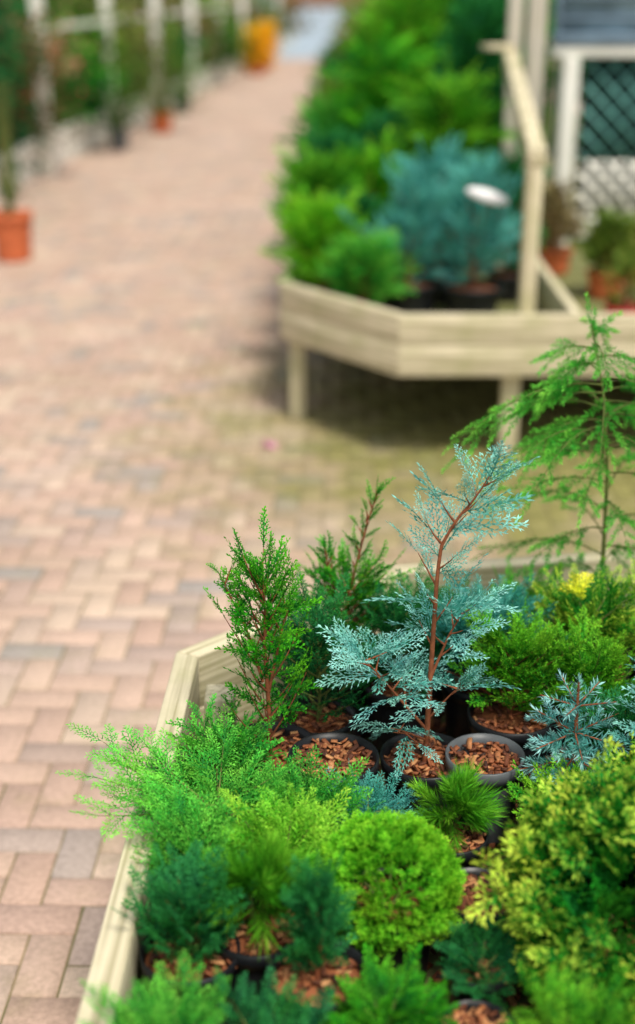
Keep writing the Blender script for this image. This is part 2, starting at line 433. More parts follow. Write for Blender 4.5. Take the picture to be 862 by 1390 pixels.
V = np.stack([vv(x0, y0, hz*0-.010), vv(x1, y0, hz*0-.010), vv(x1, y1, hz*0-.010), vv(x0, y1, hz*0-.010),
              vv(x0+.0008, y0+.0008, hz-.0025), vv(x1-.0008, y0+.0008, hz-.0025), vv(x1-.0008, y1-.0008, hz-.0025), vv(x0+.0008, y1-.0008, hz-.0025),
              vv(x0+bz, y0+bz, hz+tl[:, 0]), vv(x1-bz, y0+bz, hz+tl[:, 1]), vv(x1-bz, y1-bz, hz+tl[:, 2]), vv(x0+bz, y1-bz, hz+tl[:, 3])], 1)
f = np.array([[8, 9, 10, 11], [4, 5, 9, 8], [5, 6, 10, 9], [6, 7, 11, 10], [7, 4, 8, 11], [0, 1, 5, 4], [1, 2, 6, 5], [2, 3, 7, 6], [3, 0, 4, 7]])
F = (f[None]+12*np.arange(n)[:, None, None]).reshape(-1, 4)
pb = MB(); pb.add(V.reshape(-1, 3), F)
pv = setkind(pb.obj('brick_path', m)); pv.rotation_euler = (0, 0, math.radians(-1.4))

rb = MB(); rb.add([[-2.2, 38, .004], [3, 38, .004], [6, 130, .004], [-2, 130, .004]], [[0, 1, 2, 3]])
setkind(rb.obj('road', plain('pale_tarmac', (.36, .44, .51), .8, .15, 3)))

# ------------------------------------------------------------------ near display table
TB = thing('display_table', 'pale timber raised plant table with chamfered corner', 'plant table', (.6, 1.8, 0), 'timber plant display tables')
A, B, C, D, E = (-.330, .60), (-.281, 2.355), (.169, 2.778), (1.6, 3.025), (1.65, .60)
rails(TB, [A, B, C, D, E], .047, [(.505, .62), (.385, .5035)], -1, M_pale)
floor_poly(TB, [(-.27, .66), (-.222, 2.32), (.19, 2.71), (1.54, 2.94), (1.59, .66)], .40, .43, M_under)
for (x, y) in [(-.255, .75), (-.19, 2.22), (.25, 2.62), (1.45, 2.8), (1.5, .75)]:
    post(TB, 'leg', x, y, .07, .07, 0, .398, M_pale)
post(TB, 'corner_block', -.184, 2.205, .065, .055, .432, .612, M_pale, 0)
n = 4200
C3 = np.stack([U(-.24, 1.2, n), U(.8, 2.85, n), .437+U(0, .02, n)], 1)
ok = (C3[:, 1]-2.28 < (C3[:, 0]+.24)*.95) & (C3[:, 1] < 2.68+(C3[:, 0]-.19)*.17); C3 = C3[ok]; n = len(C3)
mb = MB(); mb.boxes(C3, np.stack([U(.006, .017, n), U(.004, .009, n), U(.0015, .003, n)], 1), U(0, 6.28, n), U(-.5, .5, n))
o = mb.obj('bark_bedding', M_bark); o['kind'] = 'stuff'

Z0 = .445
CY = 'potted_cypress'
def low(x, y, mat, lab, w=.10, h=.12, tp=T_cypd, nb=24, e=28, ss=.75, name=CY, cat='conifer', r=.07, tb=0., ns=6, vert=.4, dz=0.):
    P = potted(name, lab, cat, x, y, Z0+dz, r, .14)
    conifer(P, [(0, 0, .11), (.005, 0, .12+h*.4), (.0, .0, .12+h)], .004, nb, lambda t: w*(1.1-.5*t), lambda t: e+25*t, mat, M_stemg, tp, ns, ss, vert=vert, tb=tb, t0=.1, br=.5)
    return P
# --- slim blue cypress with red stem
P = potted(CY, 'slim open blue-grey cypress with red-brown stem and bent leader', 'conifer', .19, 2.03, Z0-.01, .078, .15, None, 130)
tr = [(0, 0, .12), (.003, 0, .22), (.005, 0, .32), (.008, 0, .42), (.010, 0, .50), (.016, 0, .555), (.040, 0, .60), (.068, .0, .635), (.090, 0, .675)]
def ba(t, i):
    return [3.0, .15, -1.9, 2.3, -.6, 1.2, -2.7, .7][i % 8]+U(-.35, .35)
conifer(P, tr, .0058, 13, lambda t: (.02+.05*(1-t)), lambda t: 54-20*t, F_blue, M_stem, T_cyp, 2, .92, t0=.28, curve=.15, vert=.8, droop=1.5, az=ba, topspray=False, tb=.04)
f = MB()
for (p, d, s) in [((.090, 0, .67), (.35, 0, 1), .5), ((.088, 0, .665), (1, .2, .35), .5), ((.068, 0, .635), (-.5, -.2, 1), .4), ((.045, 0, .60), (.3, .3, 1), .45), ((.012, 0, .555), (-.12, 0, 1), .8),
                  ((.012, 0, .53), (-.6, .1, .8), .6), ((.075, 0, .64), (1, -.3, -.25), .5), ((.012, 0, .50), (.8, -.2, .6), .55), ((.03, 0, .58), (.9, .1, .1), .45)]:
    f.place(pick(T_cyp), p, d, (U(-.4, .4), -1, U(-.2, .4)), s, 1.5, .05)
f.obj('leader_sprays', F_blue, P)
conifer(P, [(.002, 0, .20), (-.05, -.01, .27), (-.085, -.02, .32), (-.115, -.02, .355)], .003, 8, lambda t: .04, lambda t: 32, F_blue, M_stem, T_cyp, 3, .88, t0=.2, curve=.0, vert=.7, droop=3., tb=.06)
conifer(P, [(.0, 0, .18), (-.03, -.03, .21), (-.06, -.05, .225)], .0025, 3, lambda t: .04, lambda t: 5, F_blue, M_stem, T_cyp, 2, .8, t0=.3, curve=.0, vert=.7, droop=5, topspray=False, tb=.06)
conifer(P, [(.004, 0, .30), (.035, .01, .38), (.06, .01, .43)], .003, 6, lambda t: .035, lambda t: 32, F_blue, M_stem, T_cyp, 2, .8, t0=.2, curve=.1, vert=.7, droop=3)
conifer(P, [(.002, 0, .22), (.035, -.01, .27), (.055, -.02, .30)], .0025, 3, lambda t: .03, lambda t: 15, F_blue, M_stem, T_cyp, 2, .75, t0=.3, curve=.0, vert=.7, droop=4)
# --- rich green upright cypress
P = potted(CY, 'bright green upright cypress with wispy jagged shoots', 'conifer', -.085, 2.04, Z0, .085)
tr = [(0, 0, .12), (.0, 0, .23), (-.006, 0, .34), (-.004, 0, .42), (-.01, 0, .47)]
conifer(P, tr, .005, 30, lambda t: .045+.085*(1-t), lambda t: 46+10*t, F_green, M_stem, T_rope, 4, .78, t0=.06, curve=.25, vert=.8, br=.4, tops=.7)
conifer(P, [(-.01, 0, .28), (-.035, 0, .38), (-.08, 0, .485)], .003, 7, lambda t: .035, lambda t: 55, F_green, M_stem, T_rope, 3, .5, t0=.1, vert=.7, tops=.6)
conifer(P, [(.0, 0, .26), (.02, 0, .36), (.035, 0, .43)], .003, 6, lambda t: .03, lambda t: 60, F_green, M_stem, T_rope, 3, .45, t0=.1, vert=.7, tops=.6)
# --- dark green behind it
P = potted(CY, 'dark green bushy cypress with one thin wispy leader', 'conifer', .045, 2.36, Z0, .085)
tr = [(0, 0, .12), (.0, 0, .20), (.01, 0, .27), (.02, 0, .31)]
conifer(P, tr, .005, 30, lambda t: .05+.12*(1-t), lambda t: 42, F_green, M_stem, T_rope, 6, .72, t0=.06, vert=.6, tb=-.1, br=.5, tops=.5)
conifer(P, [(.01, 0, .27), (.035, 0, .38), (.05, 0, .45), (.07, 0, .51)], .003, 16, lambda t: .012+.02*(1-t), lambda t: 60, F_green, M_stem, T_rope, 2, .42, t0=.05, vert=.8, tops=.5)
conifer(P, [(.0, 0, .25), (-.02, 0, .34), (-.03, 0, .39)], .003, 9, lambda t: .02, lambda t: 60, F_green, M_stem, T_rope, 2, .42, t0=.1, vert=.8, tops=.6)
low(.0, 2.17, F_dark, 'low dark green cypress beside the bark-filled pot', .12, .18, nb=30, tb=.05)
low(.16, 2.30, F_dark, 'dark green cypress filling the space behind', .12, .14, nb=30)
P = potted('plant_pot', 'black plastic pot filled with reddish bark chips', 'plant pot', .028, 1.985, Z0+.01, .078, .155, None, 190)
P['group'] = G
# --- mid plants (kept below the line of the back rail)
P = potted(CY, 'teal-green bushy cypress behind the blue one', 'conifer', .325, 2.30, Z0, .085)
conifer(P, [(0, 0, .12), (.0, 0, .17), (.0, 0, .22), (.01, 0, .25)], .005, 32, lambda t: .05+.08*(1-t), lambda t: 30, F_blue2, M_stem, T_cyp, 6, .8, t0=.06, vert=.5, br=.5, tb=-.18)
P = potted(CY, 'mid-green bushy cypress behind a grey pot', 'conifer', .36, 2.16, Z0, .08, .15)
conifer(P, [(0, .0, .12), (.0, .02, .2), (.01, .03, .25)], .004, 32, lambda t: .05+.09*(1-t), lambda t: 38, F_mid, M_stem, T_cypd, 6, .78, vert=.5, br=.5)
P = potted('plant_pot', 'grey-sided plastic pot beside the blue cypress', 'plant pot', .292, 2.0, Z0, .068, .16, M_gpot, 90)
low(.50, 2.16, F_mid, 'leafy green conifer behind the small spruce', .12, .11, nb=30)
low(.68, 2.18, F_mid, 'leafy green conifer near the table middle', .13, .15, nb=34, tb=-.05)
low(.70, 2.40, F_yel, 'yellow-flecked conifer below the cedar', .14, .12, nb=34, tb=-.04)
low(.44, 2.50, F_mid, 'leafy green conifer by the back rail', .11, .04, nb=26, tb=-.1)
low(.24, 2.52, F_dark, 'dark green conifer by the back rail', .09, .03, nb=22)
low(.86, 2.60, F_mid, 'leafy conifer beside the cedar', .12, .05, nb=26)
# --- cedar
P = potted('potted_cedar', 'young green cedar with drooping needled branches', 'conifer', .60, 2.55, Z0, .09)
tr = [(0, 0, .12), (-.003, 0, .3), (-.01, 0, .5), (-.03, 0, .65), (-.065, 0, .79)]
conifer(P, tr, .006, 32, lambda t: .05+.30*(1-t)**.6*min(1, .5+t), lambda t: 28-12*t, F_cedar, M_stemg, T_ced, 9, .85, t0=.16, curve=-.50, vert=.3, ang=34, wr=.0016, tb=.1, droop=2.5)
conifer(P, [(-.02, 0, .50), (-.025, 0, .60), (-.035, 0, .68)], .003, 9, lambda t: .27, lambda t: 20, F_cedar, M_stemg, T_ced, 12, .85, t0=.05, curve=-.55, vert=.3, ang=34, wr=.0016, droop=2.5,
        az=lambda t, i: [3.2, -.2, 3.7, -2.3, .5, 3.0, -.6, 3.45, -2.7][i], topspray=False, tb=.2)
# --- yellow flecked conifer in front of the cedar
P = potted('potted_conifer', 'yellow-flecked green conifer under the cedar', 'conifer', .53, 2.33, Z0, .085)
conifer(P, [(0, 0, .12), (.0, 0, .18), (.0, 0, .26)], .004, 38, lambda t: .06+.10*(1-t), lambda t: 36, F_yel, M_stemg, T_cypd, 6, .78, vert=.5, tb=.0, br=.5)
b = MB()
for k in range(9):
    b.place(pick(T_fan), (-.03+U(-.01, .01), -.03, .325+U(-.01, .01)), (U(-1, 1), U(-1, 1), .6), R.normal(0, 1, 3), .75, 0, .4)
b.obj('yellow_tip', foliage('bright_yellow_tips', (.7, .6, .03), (.85, .75, .04), (.95, .88, .08)), P)
# --- blue spruce: straight needle-clad twigs in whorls
P = potted('potted_spruce', 'small silver-blue spruce with stiff star-shaped shoots', 'conifer', .43, 1.93, Z0+.02, .08)
w_ = MB(); w_.tube([(0, 0, .12), (.002, 0, .2), (0, 0, .27), (0, 0, .32)], [.005, .004, .003, .002], 7)
f = MB()
for (zz, na, ln, el) in [(.175, 6, 1.25, -5), (.225, 6, 1.15, 4), (.275, 5, .9, 15)]:
    a0 = U(0, 6.28)
    for i in range(na):
        a = a0+i*6.283/na+U(-.2, .2); e = math.radians(el+U(-8, 8)); d = np.array([math.cos(a)*math.cos(e), math.sin(a)*math.cos(e), math.sin(e)])
        f.place(pick(T_spr), (0, 0, zz), d, (0, 0, 1), ln*U(.85, 1.1), .5, .12)
        w_.tube([(0, 0, zz), d*.04*ln+[0, 0, zz], d*.075*ln+[0, 0, zz]], [.0018, .0014, .0008], 5)
        if ln > 1:
            for s_ in (-1, 1):
                a2 = a+s_*.75; d2 = np.array([math.cos(a2), math.sin(a2), math.sin(e)])
                f.place(pick(T_spr), d*.035*ln+[0, 0, zz], d2, (0, 0, 1), .6*ln*U(.8, 1.1), .5, .12)
f.place(pick(T_spr), (0, 0, .27), (0, 0, 1), (1, 0, 0), .8, 0, .15)
f.place(pick(T_spr), (0, 0, .22), (0, 0, 1), (1, 0, 0), .8, 0, .0)
w_.obj('trunk', M_stem, P, smooth=True); f.obj('foliage', F_spruce, P)
low(.40, 1.85, F_mid, 'low green conifer round the little spruce', .09, .03, nb=22, e=12)
low(.52, 1.98, F_dark, 'low dark green conifer behind the little spruce', .09, .08, nb=24, e=25, tb=.1)
# --- blue cypress at the edge
P = potted(CY, 'pale blue cypress with broad soft sprays', 'conifer', .63, 1.90, Z0, .085)
conifer(P, [(0, 0, .12), (0, 0, .22), (.0, 0, .30), (0, 0, .35)], .005, 22, lambda t: .05+.08*(1-t), lambda t: 26, F_blue, M_stem, T_cyp, 5, .92, vert=.4, droop=2, tb=-.1)
# --- sprawling juniper over the rail
JU = dict(name='potted_juniper', cat='juniper')
P = potted('potted_juniper', 'sprawling bright green juniper hanging over the rail', 'juniper', -.145, 1.82, Z0, .08)
conifer(P, [(0, 0, .12), (-.01, 0, .15), (-.02, 0, .18)], .005, 18, lambda t: .11, lambda t: 4+16*t, F_jun, M_stemg, T_jun, 6, .8, vert=.15, t0=.2, br=.5)
conifer(P, [(-.02, 0, .17), (-.03, 0, .18)], .003, 6, lambda t: .17, lambda t: 6, F_jun, M_stemg, T_jun, 8, .78, vert=.1, az=lambda t, i: math.pi+[-.25, .1, .45, -.6, .0, -.45][i % 6], topspray=False, tb=.05)
low(-.17, 1.98, F_jun, 'low green juniper below the upright cypress', .09, .04, T_rope, nb=20, e=15, tb=-.1, **JU)
low(-.03, 1.81, F_jun, 'low feathery juniper with blue-green tips', .09, .05, T_jun, nb=22, e=12, tb=-.2, ss=.8, **JU)
low(.08, 1.84, F_blue2, 'low blue-green spreading juniper', .06, .02, T_jun, nb=12, e=8, ss=.65, tb=-.1, **JU)
low(-.05, 1.68, F_lime, 'lime green feathery juniper', .10, .06, T_jun, nb=24, e=22, ss=.82, tb=-.05, **JU)
low(-.19, 1.68, F_jun, 'bright green juniper beside the table rail', .085, .06, T_jun, nb=20, e=22, ss=.78, **JU)
low(-.18, 1.52, F_dark, 'mid-green juniper pressed against the table rail', .09, .08, T_cypd, nb=24, e=35, tb=.15, **JU)
# --- little pines
P = potted('potted_pine', 'tiny dwarf pine with soft tufted needles', 'dwarf pine', .215, 1.80, Z0, .06, .14, None, 150)
mound(P, (0, 0, .175), (.03, .03, .032), 44, T_pine, .9, F_lime, M_stemg, zmin=-.4, tb=-.1)
P = potted('potted_pine', 'lime green dwarf pine among junipers', 'dwarf pine', -.085, 1.56, Z0, .07)
mound(P, (0, 0, .20), (.036, .036, .035), 46, T_pine, 1.05, F_lime, M_stemg, zmin=-.2, tb=-.12)
# --- lime ball
P = potted('potted_conifer', 'round lime green bun-shaped dwarf conifer', 'dwarf conifer', .105, 1.62, Z0, .075)
mound(P, (0, 0, .175), (.105, .098, .095), 1900, T_fan, .46, F_gold, M_stemg, zmin=-.65, lump=.06, tb=.0, jit=.4)
# --- upright dark cone
P = potted('potted_conifer', 'small upright dark green conical conifer', 'dwarf conifer', .0, 1.46, Z0, .07)
conifer(P, [(0, 0, .12), (0, 0, .2), (0, 0, .28)], .004, 26, lambda t: .02+.045*(1-t), lambda t: 60, F_dark, M_stem, T_cypd, 5, .6, vert=.8, tb=.15, br=.4)
P = potted('plant_pot', 'black pot showing reddish bark chips', 'plant pot', .238, 1.64, Z0-.01, .060, .155, None, 170)
low(.225, 1.49, F_dark, 'low dark green conifer in front of the bark pot', .05, .01, T_jun, nb=14, e=10, ss=.55, r=.045)
# --- big yellow-tipped
P = potted('potted_conifer', 'large green conifer with yellow-tipped fan sprays', 'dwarf conifer', .46, 1.56, Z0-.02, .08)
mound(P, (0, 0, .185), (.165, .16, .165), 1500, T_fan, 1.1, F_yel, M_stemg, zmin=-.95, lump=.24, tb=-.01, shells=(.45, 1.08), jit=.55)
P = potted('potted_conifer', 'green dwarf conifer with pale flecks', 'dwarf conifer', .60, 1.74, Z0, .09)
mound(P, (0, 0, .18), (.14, .12, .11), 900, T_fan, 1.05, F_yel, M_stemg, zmin=-.7, lump=.22, tb=-.06, shells=(.45, 1.08), jit=.55)
# --- nearest row
for (x, y, mt, tp, lab) in [(-.20, 1.33, F_jun, T_jun, 'bright green juniper at the near end'), (-.06, 1.30, F_dark, T_cypd, 'dark green cypress at the near end'),
                            (.09, 1.37, F_green, T_cypd, 'green cypress in the near row')]:
    P = potted('potted_conifer', lab, 'conifer', x, y, Z0-.02, .065, .13)
    conifer(P, [(0, 0, .10), (0, 0, .13), (0, 0, .17)], .004, 24, lambda t: .07, lambda t: 20+20*t, mt, M_stemg, tp, 6, .72, vert=.5, tb=-.1, br=.4)
P = potted('plant_pot', 'black pot of bark chips at the near end', 'plant pot', .21, 1.38, Z0-.015, .055, .14, None, 150)
low(.32, 1.30, F_mid, 'leafy conifer at the near end', .09, .04, nb=26, tb=-.1)

# ------------------------------------------------------------------ second display table
T2 = thing('display_table', 'pale timber display table on legs with tall side post', 'plant table', (1.0, 7, 0), 'timber plant display tables')
pts = [(-.03, 10.4), (-.167, 5.86), (.325, 5.225), (2.9, 5.225)]
rails(T2, pts, .045, [(.505, .625), (.372, .5035)], 1, M_pale)
board(T2, 'rail', (-.03, 10.45), (2.9, 10.45), .045, .38, .625, 1, 0, 0, M_pale)
floor_poly(T2, [(.02, 10.38), (-.115, 5.88), (.35, 5.28), (2.88, 5.28), (2.88, 10.38)], .385, .415, M_under)
for (x, y) in [(-.09, 5.88), (.80, 5.32), (2.2, 5.32), (.03, 7.4), (.07, 9.9), (1.2, 7.4), (1.2, 9.9), (2.7, 9.9)]:
    post(T2, 'leg', x, y, .072, .072, 0, .383, M_pale)
board(T2, 'added_shade_panel', (.0, 7.0), (2.85, 7.0), .03, .01, .38, 1, 0, 0, M_under)  # this board and the next are added to block light under the table
board(T2, 'added_shade_panel', (.02, 10.0), (-.015, 7.05), .03, .05, .38, 1, 0, 0, M_under)
board(T2, 'divider', (1.085, 5.275), (1.13, 10.3), .04, .43, .60, 1, 0, 0, M_pale)
post(T2, 'upright_post', .845, 5.31, .075, .06, .42, 1.25, M_pale, math.radians(0), (0.0, 0))
board(T2, 'sloping_rail', (.81, 5.27), (.92, 6.95), .07, 1.20, 1.27, -1, 0, 0, M_pale, .004, 1.47, 1.55)
board(T2, 'cap_board', (.845, 6.9), (.98, 6.95), .10, 1.553, 1.58, 1, 0, 0, M_pale)
P = thing('timber_post', 'tall weathered square timber canopy post', 'post', (.985, 7.06, 0), 'tall canopy posts')
post(P, 'shaft', .985, 7.06, .07, .07, 0, 2.7, M_grey)
P = thing('timber_post', 'tall pale square timber canopy post', 'post', (1.085, 7.02, 0), 'tall canopy posts')
post(P, 'shaft', 1.085, 7.02, .085, .085, 0, 2.7, M_grey)

S = thing('trellis_stand', 'timber stand with dark green trellis panel and blue-grey glazed top', 'garden stand', (1.9, 8.0, 0))
for x in (1.435, 2.75): post(S, 'post', x, 8.0, .19, .09, 0, 1.47, M_white)
board(S, 'top_rail', (1.33, 7.94), (2.9, 7.94), .12, 1.472, 1.535, 1, 0, 0, M_white)
board(S, 'bottom_rail', (1.535, 7.97), (2.65, 7.97), .06, .45, .56, 1, 0, 0, M_white)
board(S, 'back_panel', (1.535, 8.06), (2.65, 8.06), .02, .56, 1.47, 1, 0, 0, M_teal, 0)
for nm, za, zb, mt, yy in (('upper_trellis', .90, 1.47, M_lat, 8.02), ('lower_trellis', .565, .895, M_white, 8.02)):
    b = MB(); stp = .115 if nm == 'lower_trellis' else .13; w = .019 if nm == 'lower_trellis' else .014
    for sg in (1, -1):
        c = 1.535-1.0
        while c < 2.65+1.0:
            zz0, zz1 = za, zb; xa, xb = c, c+sg*(zb-za)
            lo, hi = 1.535, 2.65
            def clip(xs, zs, xe, ze):
                if xs < lo: f = (lo-xs)/(xe-xs) if xe != xs else 2; zs += (ze-zs)*f; xs = lo
                if xs > hi: f = (hi-xs)/(xe-xs) if xe != xs else 2; zs += (ze-zs)*f; xs = hi
                return xs, zs
            if not ((xa < lo and xb < lo) or (xa > hi and xb > hi)):
                a1 = clip(xa, zz0, xb, zz1); b1 = clip(xb, zz1, xa, zz0)
                y = yy+(.006 if sg > 0 else -.006)
                V = []
                for yq in (y-.005, y+.005):
                    V += [[a1[0]-w-1.9, yq-8, a1[1]], [a1[0]+w-1.9, yq-8, a1[1]], [b1[0]+w-1.9, yq-8, b1[1]], [b1[0]-w-1.9, yq-8, b1[1]]]
                b.add(V, [[0,1,2,3],[7,6,5,4],[0,4,5,1],[1,5,6,2],[2,6,7,3],[3,7,4,0]])
            c += stp
    b.obj(nm, mt, S)
board(S, 'sill', (1.33, 7.93), (2.9, 7.93), .10, 1.538, 1.60, 1, 0, 0, M_metal)
board(S, 'glass_pane', (1.37, 7.98), (2.88, 7.98), .01, 1.602, 2.3, 1, 0, 0, plain('blue_tinted_glass', (.34, .46, .54), .25, .5, 5), 0)
for zz in (1.665, 1.78): board(S, 'glazing_bar', (1.37, 7.955), (2.88, 7.955), .022, zz, zz+.022, 1, 0, 0, M_metal)
post(S, 'frame_upright', 1.348, 7.965, .035, .035, 1.602, 2.3, M_metal)

# ------------------------------------------------------------------ plants on second table
G2 = 'shrubs and conifers on the far display table'
def bush(x, y, h, w, mat, label, z=.42, nb=34, potm=None, ss=1.6, e=38, pr=.10, ph=.13, tpl=T_coarse, ns=6, name='potted_conifer', tb=0., t0=.04, curve=.15, br=.4, droop=0.):
    if len(label.split()) < 5: label += ' on the display table'
    P = potted(name, label, 'conifer', x, y, z, pr, ph, potm, 0, G2)
    conifer(P, [(0, 0, ph*.85), (0, 0, ph+h*.4), (U(-.02, .02), 0, ph+h*.95)], .012, nb, lambda t: w*(.25+.75*(1-t)**.6*min(1, .75+t)), lambda t: e-18+35*t,
            mat, M_stem, tpl, ns, ss, t0=t0, vert=.5, wr=.004, tb=tb, curve=curve, br=br, droop=droop)
    return P
bush(.42, 6.05, .36, .28, F_blue2, 'blue-green spreading conifer in dark pot', nb=26, ss=1.2, pr=.14, ph=.17, e=48, tpl=TL, ns=5, tb=.12, br=.25)
bush(.70, 5.98, .42, .26, F_blue2, 'teal conifer beside the upright post', nb=26, ss=1.2, pr=.14, ph=.17, e=50, tpl=TL, ns=5, tb=.16, br=.25)
bush(.58, 6.4, .46, .30, F_blue2, 'taller teal conifer behind the others', nb=26, ss=1.4, tpl=TL, ns=5, tb=.05, br=.25)
bush(.92, 6.45, .50, .20, F_dark, 'dark green conifer near the canopy posts', nb=30, ss=1.2, ns=5)
bush(.02, 6.02, .32, .22, F_gold, 'yellow-green conifer at the chamfered corner', nb=36, ss=1.2, tb=-.12, tpl=TL, br=.25)
bush(.20, 5.80, .20, .18, F_jun, 'low bright green conifer by the rail', nb=30, ss=1.05, pr=.09, tpl=TL, tb=-.12, br=.25)
bush(.16, 6.25, .30, .20, F_dark, 'low dark green conifer between lighter ones', nb=36, ss=1.1)
bush(.02, 6.6, .44, .20, F_mid, 'bright green bushy conifer along the path edge', nb=32, ss=1.5, tpl=TL, br=.25)
bush(.26, 6.75, .46, .22, F_gold, 'lime green bushy conifer among darker ones', nb=28, ss=1.4, tb=-.3, tpl=TL, br=.25)
bush(.06, 7.2, .50, .22, F_dark, 'dark green conifer spilling over the edge', nb=34, ss=1.4, tpl=TL, br=.25, tb=.1)
bush(.36, 7.2, .58, .26, F_dark, 'dark green bushy conifer', nb=38, ss=1.3)
bush(.08, 7.9, .60, .22, F_jun, 'yellow-green conifer along the path edge', nb=30, ss=1.7, tb=-.2, tpl=TL, br=.25)
bush(.66, 7.1, .80, .26, F_mid, 'tall fresh green conifer', nb=34, ss=2.0, tpl=TL, tb=.1, br=.25, droop=1.0)
bush(.36, 7.9, .92, .26, F_green, 'green upright feathery conifer', nb=34, ss=2.0, tpl=TL, br=.25, droop=1.0)
bush(.88, 7.6, 1.15, .32, F_dark, 'large dark green conifer', nb=54, ss=1.9, tb=.1)
bush(1.0, 8.6, 1.6, .40, F_dark, 'large leafy deep green conifer', nb=54, ss=2.2, tb=.15)
bush(.55, 8.7, 1.25, .32, F_mid, 'large yellow-green conifer', nb=36, ss=2.5, tb=.12, tpl=TL, br=.25, droop=.8)
bush(.14, 8.6, .65, .24, F_olive, 'olive shrub along the path edge', nb=32, ss=1.7, tpl=TL, br=.25)
bush(.16, 9.4, .75, .28, F_dark, 'dark green shrub', nb=36, ss=1.6)
bush(.72, 9.6, 1.65, .40, F_mid, 'tall bright green conifer at the back', nb=44, ss=2.7, tpl=TL, tb=.15, br=.25, droop=.8)
bush(.36, 10.0, 1.0, .30, F_olive, 'olive shrub at the far end', nb=32, ss=2.0, tpl=TL, br=.25)
# right compartment
P = bush(1.33, 5.65, .16, .12, F_olive, 'small shrub in bright red pot', potm=M_redpot, nb=12, ss=.6, z=.42, pr=.09, ph=.15)
bush(1.60, 5.75, .22, .20, F_brown, 'russet heather-like low shrub', nb=36, ss=.8, z=.42, pr=.10, ph=.14)
bush(1.42, 6.5, .20, .18, F_olive, 'olive low shrub in terracotta pot', nb=26, ss=.9, z=.42, potm=M_terra)
bush(1.85, 6.2, .30, .24, F_gold, 'yellow-green low shrub', nb=36, ss=1.0, z=.42, tb=-.2)
bush(1.26, 7.1, .26, .18, F_brown, 'brown low shrub by the trellis', nb=26, ss=.9, z=.42, potm=M_terra)
bush(1.65, 6.9, .10, .16, F_brown, 'russet low shrub by the trellis', nb=24, ss=.8, z=.42, potm=M_terra)
bush(2.0, 6.9, .12, .2, F_olive, 'olive shrub by the trellis', nb=24, ss=.8, z=.42)

def label(x, y, z, w, h, rot, lab):
    P = thing('plant_label', lab, 'plant label', (x, y, z))
    b = MB(); n = 24; th = np.arange(n)*2*math.pi/n
    o = np.stack([w/2*np.cos(th), 0*th, h/2*np.sin(th)], 1); o2 = o+[0, .002, 0]
    V = np.concatenate([[[0, 0, 0], [0, .002, 0]], o, o2]); F = []
    for i in range(0, n, 2):
        a, b_, c = 2+i, 2+(i+1) % n, 2+(i+2) % n
        F += [[0, a, b_, c], [1, c+n, b_+n, a+n]]
    for i in range(n): a, c = 2+i, 2+(i+1) % n; F.append([a, a+n, c+n, c])
    b.add(V, F); q = b.obj('label_plate', M_label, P, (0, 0, .0)); q.rotation_euler = rot
    s = MB(); s.tube([(0, .25, -.3), (0, .006, 0)], .003, 5); s.obj('stake', M_stemg, P)
label(.72, 5.74, 1.02, .19, .055, (-.3, .28, 0), 'white oval plant label tucked into teal conifer foliage')
label(-.10, 8.4, .64, .10, .14, (-.3, .1, 0), 'small white plant label near the path edge')

# ------------------------------------------------------------------ third table, farther along
T3 = thing('display_table', 'pale timber display table farther along the path', 'plant table', (1.2, 14, 0), 'timber plant display tables')
rails(T3, [(.40, 22), (.06, 11.6), (.45, 11.0), (3.0, 11.0)], .045, [(.385, .63)], 1, M_white)
floor_poly(T3, [(.44, 21.9), (.11, 11.65), (.48, 11.06), (2.95, 11.06), (2.95, 21.9)], .39, .42, M_under)
for (x, y) in [(.15, 11.8), (.3, 16), (.45, 21.5), (2.9, 11.2), (2.9, 21.5)]: post(T3, 'leg', x, y, .09, .09, 0, .388, M_pale)

def shrub(x, y, z, h, w, mat, label, n=900, ls=.05, name='shrub', cat='shrub', group=None, flowers=None, pot=None):
    P = thing(name, label, cat, (x, y, z), group)
    z0 = 0
    if pot:
        make_pot(P, pot[0], pot[1], pot[2], 0); z0 = pot[1]*.85
    w_ = MB(); nc = 26; f = MB()
    ce = []
    for i in range(nc):
        a = U(0, 6.28); q = math.sqrt(U(0, 1)); zz = U(.12, 1)
        c = np.array([q*w*math.cos(a)*(1.1-.4*zz), q*w*math.sin(a)*(1.1-.4*zz), z0+(h-z0)*zz]); ce.append(c)
        w_.tube([(0, 0, z0), c*[.4, .4, 1]*[1, 1, .5]+[0, 0, z0*.5], c], [.016, .01, .004], 5)
    ce = np.array(ce); ct = U(-.25, .25, nc)
    def leaves(f, n, ls, sc=1.0):
        k = R.integers(0, nc, n); p = ce[k]+R.normal(0, 1, (n, 3))*np.array([w*.25, w*.25, h*.10])*sc
        p[:, 2] = np.maximum(p[:, 2], z0+.02)
        d = nrm(nrm(p-np.array([0, 0, z0+h*.4]))+R.normal(0, .6, (n, 3)))
        nn = nrm(R.normal(0, 1, (n, 3))+[0, 0, .8])
        t = np.clip(.2+.5*(p[:, 2]-z0)/h+U(-.25, .3, n)+ct[k], 0, 1)
        f.kites(mkkites(p, p+d*(ls*U(.7, 1.3, n))[:, None], ls*.5*U(.7, 1.2, n), nn), t)
    leaves(f, n, ls)
    w_.obj('trunk', M_stemg, P, smooth=True); f.obj('crown', mat, P)
    if flowers:
        g_ = MB(); leaves(g_, flowers[1], flowers[2], sc=1.25); fo = g_.obj('flowers', flowers[0], P); fo['kind'] = 'stuff'
    return P
GT = 'shrubs on the farther display tables'
k = 0
